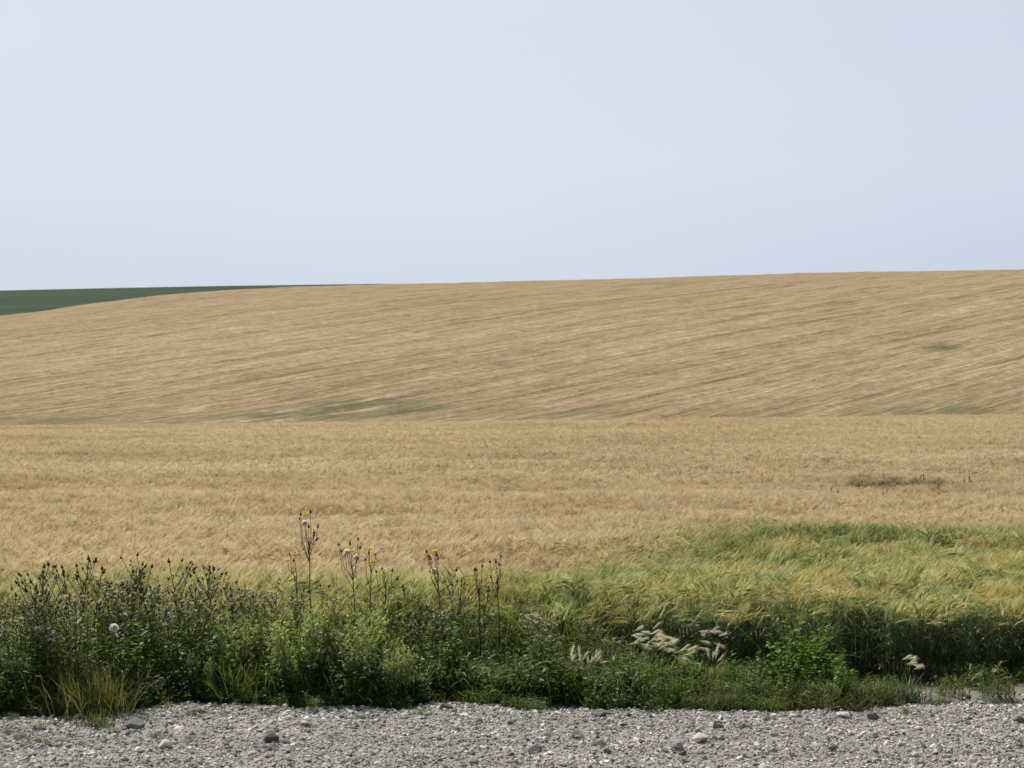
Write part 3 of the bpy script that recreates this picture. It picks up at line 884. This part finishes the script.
# 4 pale goosefoot bushes
def goosefoot(h=.8):
    st, fo = MB(), MB()
    for q in range(5):
        b = rdir(U(0, .05)); top = b + rdir(U(.02, .16)) + Vector((0, 0, h * U(.7, 1)))
        pts = stalk(st, b, top, .004, .002, .012, 5)
        for k in range(34):
            t = .10 + .9 * (k + R()) / 34; p = along(pts, t)
            if t > .35 and k % 2:
                d = (rdir(1, U(.5, 1.6))).normalized(); L = U(.05, .13)
                bp = bend(p, d, L, 3, -.2); fo.tube(bp, [.0015] * 4, (R(), .5, 1, 0), 3)
                for j in range(7):
                    pp = along(bp, U(.2, 1)); leaf(fo, pp, rdir(1, U(0, 1.2)), U(.018, .035), U(.006, .011), .3, 3, False, (R(), .5, 1, 0))
                for j in range(6):
                    pp = along(bp, U(.4, 1)); fo.blob(pp + rdir(.006), rdir(.4, 1), .0065, .011, (R(), 0, 0, 1), 3, 4)
            else: leaf(fo, p, rdir(1, U(0, 1)), U(.05, .085) * (1.2 - .6 * t), U(.014, .026), .5, 4, False, (R(), .2 + .6 * t, .4 + .6 * t, 0))
    return [('stem', st.mesh('stem', M_GRASS)), ('foliage', fo.mesh('foliage', M_PALELEAF))]
protos = [thing('goosefoot_plant', (0, 0, 0), goosefoot(), 'x', 'goosefoot') for _ in range(4)]
specs = []
for i in range(32):
    px = 235 + 165 * R(); row = 582 + abs(px - 325) * .25 + 60 * R() ** 1.5; Y = front(px) + U(.08, .75); h = CAMZ + (HOR - row) / F * Y
    specs.append((X(px, Y), Y, h / .8, 'pale green seedy goosefoot in the bushy clump left of centre', 'pale goosefoot bushes'))
for px, row in [(190, 655), (197, 650), (213, 652), (205, 665)]:
    Y = front(px) + .04; h = max(.2, CAMZ + (HOR - row) / F * Y); specs.append((X(px, Y), Y, h / .8, 'short pale seedy weed at the gravel edge, left of the big bushes', 'short pale weeds'))
for px, row in [(408, 640), (425, 665), (395, 655), (60, 695), (42, 692)]:
    Y = front(px) + .06; h = max(.15, CAMZ + (HOR - row) / F * Y); specs.append((X(px, Y), Y, h / .8, 'knee high pale weed tucked in at the foot of the belt', 'low pale weeds'))
place(protos, specs)

# 5 broad leafy weeds
def broad(h=.55):
    st, fo = MB(), MB()
    for q in range(3):
        b = rdir(U(0, .05)); top = b + rdir(U(.02, .12)) + Vector((0, 0, h * U(.7, 1)))
        pts = stalk(st, b, top, .004, .002, .01, 5)
        for k in range(24):
            t = .08 + .92 * (k + R()) / 24
            leaf(fo, along(pts, t), rdir(1, U(0, 1.0)), U(.06, .11) * (1.15 - .5 * t), U(.028, .046) * (1.1 - .4 * t), U(.4, 1.2), 5, False, (R(), .3, 1, 0))
    return [('stem', st.mesh('stem', M_GRASS)), ('foliage', fo.mesh('foliage', M_BRIGHT))]
protos = [thing('leafy_weed', (0, 0, 0), broad(), 'x', 'weed') for _ in range(5)]
specs = []
for px, row in [(770, 632), (778, 640), (786, 622), (795, 615), (803, 620), (812, 630), (820, 618), (828, 635), (836, 645), (760, 650), (790, 650), (808, 655), (775, 660)]:
    Y = front(px) + U(.55, 1.0); h = CAMZ + (HOR - row) / F * Y
    specs.append((X(px, Y), Y, h / .55, 'broad leaved weed in the bushy green clump right of centre', 'tall leafy weeds right of centre'))
for i in range(52):
    px = U(520, 860); row = U(645, 690); Y = front(px) + U(.10, 1.1); h = max(.1, CAMZ + (HOR - row) / F * Y)
    specs.append((X(px, Y), Y, h / .55, 'low bright green leafy weed under the foxtail grass', 'low leafy weeds'))
for i in range(26):
    px = U(-120, 560); row = U(615, 655); Y = front(px) + U(.05, .5); h = CAMZ + (HOR - row) / F * Y
    specs.append((X(px, Y), Y, h / .55, 'waist high leafy green weed standing among the thistles', 'leafy weeds among the thistles'))
for i in range(26):
    px = U(-100, 520); row = U(665, 700); Y = front(px) + U(.02, .3); h = max(.08, CAMZ + (HOR - row) / F * Y)
    specs.append((X(px, Y), Y, h / .55, 'small leafy weed at the foot of the thistles', 'leafy weeds under the thistles'))
place(protos, specs)

# 6 foxtail barley
def foxtail(n, h, wx, lean_, silk=True):
    st, fo, pl = MB(), MB(), []
    for i in range(n):
        b = Vector((U(-wx, wx), U(-.06, .06), 0)); top = b + Vector((lean_ * U(.3, 1), U(-.04, .04), h * U(.75, 1.05)))
        pts = [b, b.lerp(top, .5) + Vector((-.01, 0, .02)), top]
        st.tube(pts, [.002, .002, .0015], (R(), 0, 1, 0), 3)
        d = Vector((U(.4, 1.0), U(-.3, .3), U(-.2, .6))).normalized() if lean_ > .05 else Vector((U(-.4, .8), U(-.3, .3), 1)).normalized()
        mb = MB(); L = U(.055, .085)
        mb.tube([Vector(), d * L * .5, d * L], [.003, .003, .001], (R(), .5, 1, 0), 3)
        for k in range(80):
            p = d * L * (k / 80); dd = (d + Vector((U(-.4, .4), U(-.4, .4), U(-.4, .4)))).normalized(); e_ = p + dd * U(.03, .075) - Vector((0, 0, .016))
            mb.strip([p, p.lerp(e_, .5) + Vector((0, 0, .006)), e_], dd.cross(rdir(1, .3)).normalized(), [.0011, .0009, .0003], (R(), .5, 1, 0))
        pl.append((mb, top))
    for k in range(n * 5):
        b = Vector((U(-wx, wx), U(-.07, .07), 0))
        leaf(fo, b, rdir(.35) + Vector((lean_ * .6, 0, 1)), h * U(.5, .95), .008, U(.4, 1.4), 4, False)
    return st, fo, pl
def make_fox(px, Y, row, n, wx, lean_, label, mat=None, group=None):
    h = CAMZ + (HOR - row) / F * Y
    st, fo, pl = foxtail(n, h, wx, lean_)
    e = thing('foxtail_grass', (X(px, Y), Y, 0), [('stems', st.mesh('stems', M_GRASS)), ('blades', fo.mesh('blades', mat or M_GRASS))], label, 'foxtail grass', group)
    for mb, top in pl:
        o = link('plume', mb.mesh('plume', M_SILK), e); o.location = top
    return e
make_fox(634, 13.65, 631, 15, .10, .10, 'left clump of silky white foxtail grass bowing to the right')
make_fox(654, 13.6, 638, 16, .10, .10, 'middle clump of silky foxtail grass, the fullest one')
make_fox(676, 13.55, 650, 10, .08, .08, 'pinkish tinged lower clump of foxtail grass at the right end of the drift', M_GRASS)
make_fox(704, 13.75, 633, 7, .10, .06, 'separate smaller clump of foxtail grass behind the drift')
make_fox(712, 13.6, 655, 6, .06, .05, 'sparse foxtail stems right of the drift')
make_fox(576, 13.3, 655, 7, .06, .0, 'upright bristly green grass head clump in mid verge')
make_fox(590, 13.35, 660, 6, .05, .02, 'bristly grass clump leaning beside the upright one')
make_fox(903, 13.35, 662, 6, .07, .06, 'foxtail clump with blue green blades alone on bare ground at the right', M_BLUE)

# 7 grass tufts
def tuft(n, h, w, mat, spread=.5, droop=(.5, 1.6), bw=.007):
    mb = MB()
    for k in range(n):
        b = Vector((random.gauss(0, w), random.gauss(0, w * .7), 0))
        d = (rdir(U(.05, spread)) + Vector((0, 0, 1))).normalized()
        L = h * U(.5, 1.1); pts = bend(b, d, L, 4, U(*droop))
        mb.strip(pts, d.cross(rdir(1, .2)).normalized(), [bw * .8, bw, bw * .8, bw * .5, 0], (R(), 0, 1, 0))
    return mb.mesh('blades', mat)
def grass_tuft(px, Y, row, n, w, mat, label, group=None, extra=None):
    h = CAMZ + (HOR - row) / F * Y - 0
    parts = [('blades', tuft(n, h * 1.1, w, mat))]
    if extra: parts.append(('dry_blades', tuft(int(n * .15), h * 1.2, w, M_DRY)))
    return thing('grass_tuft', (X(px, Y), Y, 0), parts, label, 'grass tuft', group)
grass_tuft(95, 12.45, 668, 420, .16, M_TUFT, 'big sprawling grass tuft pushing out onto the gravel at the left', extra=True)
grass_tuft(98, 11.95, 708, 110, .07, M_TUFT, 'small grass tuft in front of the sprawling one, on the gravel')
grass_tuft(235, 13.1, 660, 190, .12, M_GRASS, 'grass tuft between short pale weeds and bushy goosefoot')
grass_tuft(70, 12.85, 648, 260, .14, M_TUFT, 'tall grass tuft behind the sprawling one at the left', extra=True)
grass_tuft(908, 13.2, 680, 140, .06, M_BLUE, 'blue green grass tuft on bare ground at the right')
grass_tuft(450, 13.35, 680, 120, .10, M_GRASS, 'little grass tuft at the foot of the weeds near the centre')
grass_tuft(800, 14.2, 590, 110, .09, M_GRASS, 'dark upright grass tuft against the barley right of centre')
grass_tuft(200, 12.75, 722, 26, .03, M_GRASS, 'tiny sprig of grass alone on the gravel at the left')
grass_tuft(128, 12.3, 757, 22, .03, M_DRY, 'tiny dry sprig on the gravel near the left bottom corner')
grass_tuft(305, 12.2, 735, 22, .03, M_DRY, 'faint dry sprig on the gravel right of the big dark stone')
for i in range(14):
    px = 20 + i * 44 + U(-14, 14); Y = front(px) + 1.25 + U(0, .3)
    grass_tuft(px, Y, U(566, 584), 90, .16, M_GRASS, 'bright grass tuft between the weed tops and the barley', 'grass tufts behind the weeds')

# 8 low mat weeds at the gravel edge
def matweed():
    fo = MB()
    for k in range(260):
        b = Vector((random.gauss(0, .12), random.gauss(0, .07), 0))
        d = rdir(U(.3, 1.2)) + Vector((0, 0, U(.5, 1.4)))
        pts = bend(b, d, U(.08, .20), 4, U(-.1, .8), .15)
        fo.tube(pts, [.0014] * 5, (R(), .2, 1, 0), 3)
        for j in range(5): leaf(fo, along(pts, U(.2, 1)), rdir(1, U(0, 1)), U(.010, .022), .005, .2, 2, False, (R(), .5, 1, 0))
    return fo.mesh('foliage', M_MAT)
protos = [thing('mat_weed', (0, 0, 0), [('foliage', matweed())], 'x', 'mat weed') for _ in range(3)]
specs = []
for px in [692, 712, 730, 748, 768, 788, 806, 826, 846, 862]:
    Y = front(px) + U(.05, .25); specs.append((X(px, Y), Y, U(.85, 1.35), 'fine stemmed brownish green mat weed along the gravel edge', 'mat weeds right of centre'))
for px in [700, 740, 780, 815, 840]:
    Y = front(px) + U(.35, .5); specs.append((X(px, Y), Y, U(1.2, 1.6), 'fine stemmed brownish green mat weed along the gravel edge', 'mat weeds right of centre'))
for px in [885, 15, 50, 330, 380]:
    Y = front(px) + .1; specs.append((X(px, Y), Y, U(.5, .8), 'thin scrap of low weed spreading over stony soil', 'scraps of low weed'))
place(protos, specs)

# 9 sprouts on the bare ground to the right
def sprout(n=12, h=.22):
    st, fo = MB(), MB()
    pts = stalk(st, Vector(), Vector((U(-.02, .02), 0, h)), .003, .002, .006, 4)
    for k in range(n): leaf(fo, along(pts, k / n), rdir(1, U(.5, 1.6)), U(.05, .10), U(.014, .024), U(.2, .8), 4, True)
    return [('stem', st.mesh('stem', M_GRASS)), ('foliage', fo.mesh('foliage', M_MAT if R() < .4 else M_GRASS))]
protos = [thing('weed_sprout', (0, 0, 0), sprout(), 'x', 'seedling') for _ in range(3)]
specs = []
for px, s in [(945, .8), (962, .9), (970, 1.15), (980, .8), (998, 1.3), (1006, .9), (1014, .9), (952, .5), (958, .6), (988, .7), (1010, .6), (925, .5), (940, .55), (866, .9), (878, .6), (932, .6), (1040, 1), (1075, .9)]:
    Y = 13.25 + U(-.05, .2); specs.append((X(px, Y), Y, s * 1.2, 'small leafy seedling on the stony strip at the right', 'seedlings on the bare strip'))
place(protos, specs)

# 10 little white flowers
for px, row, lab in [(845, 671, 'tiny white flower in front of the dark stems, left of the lone foxtail clump'),
                     (994, 670, 'tiny white flower against the dark barley stems at the far right'),
                     (703, 634, 'small white flower poking up beside the foxtail grass')]:
    Y = 13.5; b = Vector((X(px + 4, Y), Y, 0)); q = pt(px, row, Y) - b; st, fo = MB(), MB()
    pts = stalk(st, Vector(), q, .0025, .0018, .008, 5)
    for k in range(9): leaf(fo, along(pts, U(.05, .8)), rdir(1, .8), .05, .006, .4, 3)
    e = thing('white_flower', b, [('stem', st.mesh('stem', M_GRASS)), ('foliage', fo.mesh('foliage', M_GRASS))], lab, 'flower')
    add_head(e, WHITEH, 'flower', q, Vector((0, -.8, .6)), 1.1)

# 11 pale dry stalks
for (a, b_, lab) in [((112, 684), (134, 664), 'pale dry stalk leaning right out of the grass tuft at the left'),
                     ((588, 690), (608, 672), 'pale bent dry blade in the low weeds at mid verge')]:
    Y = 12.95 if a[0] < 200 else 13.3
    p0 = pt(a[0], a[1], Y); p1 = pt(b_[0], b_[1], Y); g0 = Vector((p0.x - .05, Y, 0)); mb = MB()
    mb.tube([Vector(), p0 - g0, p1 - g0], [.003, .003, .0022], (R(), .5, 1, 0), 4)
    o = link('dry_stalk', mb.mesh('dry_stalk', M_DRY)); o.location = g0; tag(o, lab, 'dry stalk')

# 12 undergrowth: grass and small leaves nobody could count
und = bpy.data.collections.new('undergrowth_clumps')
for k in range(4):
    mb = MB()
    for q in range(150):
        b = Vector((U(-.22, .22), U(-.2, .2), 0))
        if R() < .6:
            d = (rdir(U(.1, .6)) + Vector((0, 0, 1))).normalized(); pts = bend(b, d, U(.15, .42), 4, U(.3, 1.6))
            mb.strip(pts, d.cross(rdir(1, .2)).normalized(), [.005, .007, .006, .004, 0], (R(), 0, .9, 0))
        else:
            for j in range(4): leaf(mb, b + Vector((0, 0, U(.02, .3))), rdir(1, U(-.2, .8)), U(.04, .09), U(.012, .024), .6, 4, R() < .5, (R(), .1, .7, 0))
    src_obj(und, 'undergrowth_clump', mb.mesh('undergrowth_clump', M_THLEAF if k % 2 else M_GRASS))
P, Rr, S, I = [], [], [], []
for i in range(900):
    px = U(-260, 1200); x0 = X(px, 13.5); e0 = float(road_edge(x0)); Y = e0 + .12 + U(0, 1.45)
    if Y > float(barley_edge(x0)) + .1: continue
    dens = 1 if px < 640 else (.75 if px < 850 else .06)
    if R() > dens: continue
    P.append((x0, Y, 0)); Rr.append((U(-.15, .15), U(-.15, .15), U(0, 6.28))); s = U(.7, 1.25) * (1 if px < 640 else .62); S.append((s, s, s)); I.append(random.randrange(4))
for i in range(330):
    px = U(-260, 1200); x0 = X(px, 13.0); e0 = float(road_edge(x0))
    if float(vnoise(x0 * 2.2, 1.0, 91)) < .38 or (px > 850 and R() < .85): continue
    Y = e0 + random.gauss(-.02, .07); z = float(roadz(np.array(x0), np.array(Y)))
    P.append((x0, Y, max(z, 0) - .005)); Rr.append((U(-.2, .2), U(-.2, .2), U(0, 6.28))); s = U(.18, .5); S.append((s * 1.2, s * 1.2, s)); I.append(random.randrange(4))
for i in range(46):
    px = U(-100, 1100) if i < 20 else random.gauss(60, 90); Y = U(11.1, 12.9); x0 = X(px, Y); z = float(roadz(np.array(x0), np.array(Y)))
    P.append((x0, Y, z - .005)); Rr.append((0, 0, U(0, 6.28))); s = U(.08, .22); S.append((s, s, s)); I.append(random.randrange(4))
scatter('undergrowth', und, P, Rr, S, I, 'tangled dark undergrowth of grass and small leaves between the weeds', 'undergrowth')

# 13 dark weeds far out in the ripe barley
def darkweed():
    st, fo = MB(), MB()
    for q in range(6):
        b = rdir(U(0, .16)); top = b + rdir(.06) + Vector((0, 0, U(.7, 1.02))); pts = stalk(st, b, top, .008, .006, .01, 3)
        for k in range(30): leaf(fo, along(pts, U(.3, 1)), rdir(.6, U(.8, 2)), U(.05, .11), .016, .1, 3)
    return [('stem', st.mesh('stem', M_DARKSTEM)), ('foliage', fo.mesh('foliage', M_FIELDWEED))]
protos = [thing('field_weed', (0, 0, 0), darkweed(), 'x', 'weed') for _ in range(3)]
specs = []
for px, row in [(890, 482), (897, 484), (903, 481), (908, 480), (914, 484), (919, 478), (924, 480), (930, 482), (935, 479), (952, 482), (960, 484), (969, 481), (895, 490), (905, 492), (915, 490), (885, 490),
                (870, 486), (880, 484), (892, 488), (900, 487), (910, 487), (920, 488), (930, 487), (940, 486), (945, 483), (850, 489), (875, 491), (888, 493), (935, 490),
                (859, 487), (837, 490), (1000, 484), (1006, 486), (926, 490)]:
    # plant tops reach .9 m: find where it stands
    Y = 34.0
    for _ in range(12):
        Y = (CAMZ - .88 - float(gz(X(px, Y), Y))) * F / (row - HOR)
    Y += U(-1.5, 1.0)
    specs.append((X(px, Y), Y, U(.78, 1.0), 'dark upright weed standing up through the ripe barley at the right', 'dark weeds in the ripe barley'))
place(protos, specs)

# 14 single barley plants bowing out of the front of the crop
def single():
    st, ea, aw = MB(), MB(), MB()
    barley_plant(st, ea, 0, 0, U(.62, .7), math.radians(U(80, 150)), 0, awn_w=.002, nawn=14, ear_w=.015, leaves=3, awnmb=aw, L_awn=(.11, .16))
    return [('stem', st.mesh('stem', M_BARLEY)), ('ear', ea.mesh('ear', M_BARLEY)), ('awns', aw.mesh('awns', M_BARLEY))]
protos = [thing('barley_plant', (0, 0, 0), single(), 'x', 'barley') for _ in range(6)]
specs = []
for i in range(90):
    px = U(600, 1060) if i < 80 else U(0, 600); x0 = X(px, 14.5); Y = float(barley_edge(x0)) + U(-.05, .15)
    specs.append((x0, Y, U(.9, 1.12), 'single barley plant with its bearded ear bowed out of the crop edge', 'bowed barley plants at the crop edge'))
for o in place(protos, specs):
    o.rotation_euler = (0, 0, random.choice([U(2.6, 4.6), U(-1.2, .6), U(3.2, 4.4)]))

# ------------------------------------------------------------------ light and sky
SUN_EL, SUN_AZ = math.radians(54), math.radians(-32)     # azimuth measured from +Y towards +X
sd = Vector((math.sin(SUN_AZ) * math.cos(SUN_EL), math.cos(SUN_AZ) * math.cos(SUN_EL), math.sin(SUN_EL)))
sl = bpy.data.lights.new('sun', 'SUN'); sl.energy = 5.0; sl.angle = math.radians(.6); sl.color = (1, .94, .85)
so = bpy.data.objects.new('sun', sl); ROOT.objects.link(so); so.rotation_euler = sd.to_track_quat('Z', 'Y').to_euler()
w = bpy.data.worlds.new('World'); sc.world = w; w.use_nodes = True
nt = w.node_tree; nt.nodes.clear()
sky = nt.nodes.new('ShaderNodeTexSky'); sky.sky_type = 'NISHITA'; sky.sun_disc = False
sky.sun_elevation = SUN_EL; sky.sun_rotation = SUN_AZ; sky.dust_density = 3; sky.air_density = 1.0
geo = nt.nodes.new('ShaderNodeTexCoord'); sx = nt.nodes.new('ShaderNodeSeparateXYZ'); nt.links.new(geo.outputs['Generated'], sx.inputs[0])
hz_ = ramp(nt, sx.outputs[2], [(0.0, (.645, .705, .81)), (.09, (.65, .72, .835)), (.17, (.725, .785, .88)), (.30, (.72, .775, .865)), (.45, (.36, .42, .54)), (1, (.12, .165, .26))])
# broad thin veils of haze
vn = noise_n(nt, geo.outputs['Generated'], 2.2, 3, .5, (1, 1, 3))
hz_ = mixc(nt, mth(nt, 'MULTIPLY_ADD', sx.outputs[0], 2.0, 0.0, clamp=True), hz_, mixc(nt, 1.0, hz_, (.90, .915, .94), 'MULTIPLY'))
hz_ = mixc(nt, mth(nt, 'MULTIPLY_ADD', vn, 2.6, -1.0, clamp=True), hz_, mixc(nt, 1.0, hz_, (.945, .955, .975), 'MULTIPLY'))
# haze glows on the sun's side and is darker opposite it
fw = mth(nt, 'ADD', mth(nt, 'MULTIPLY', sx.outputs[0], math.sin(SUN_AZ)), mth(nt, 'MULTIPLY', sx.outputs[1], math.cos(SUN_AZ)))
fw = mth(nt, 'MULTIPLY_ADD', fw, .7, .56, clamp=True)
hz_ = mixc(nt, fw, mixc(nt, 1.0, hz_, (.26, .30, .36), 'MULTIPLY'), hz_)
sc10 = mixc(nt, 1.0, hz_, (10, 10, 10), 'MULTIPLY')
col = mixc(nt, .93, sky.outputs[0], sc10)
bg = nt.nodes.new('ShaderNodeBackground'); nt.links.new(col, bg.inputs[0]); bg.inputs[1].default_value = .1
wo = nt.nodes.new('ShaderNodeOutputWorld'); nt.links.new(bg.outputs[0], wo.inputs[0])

# ------------------------------------------------------------------ camera
cd = bpy.data.cameras.new('camera'); co = bpy.data.objects.new('camera', cd); ROOT.objects.link(co)
cd.sensor_width = 36; cd.lens = F / 1024 * 36; cd.clip_end = 9000; cd.clip_start = .1
cd.shift_y = (HOR - 384) / 1024
co.location = (0, 0, CAMZ); co.rotation_euler = (math.radians(90), 0, 0)
cd.dof.use_dof = True; cd.dof.focus_distance = 14.0; cd.dof.aperture_fstop = 8
sc.camera = co
sc.view_settings.view_transform = 'Standard'; sc.view_settings.look = 'None'; sc.view_settings.exposure = 0
sc.cycles.max_bounces = 8; sc.cycles.transmission_bounces = 4; sc.cycles.diffuse_bounces = 4
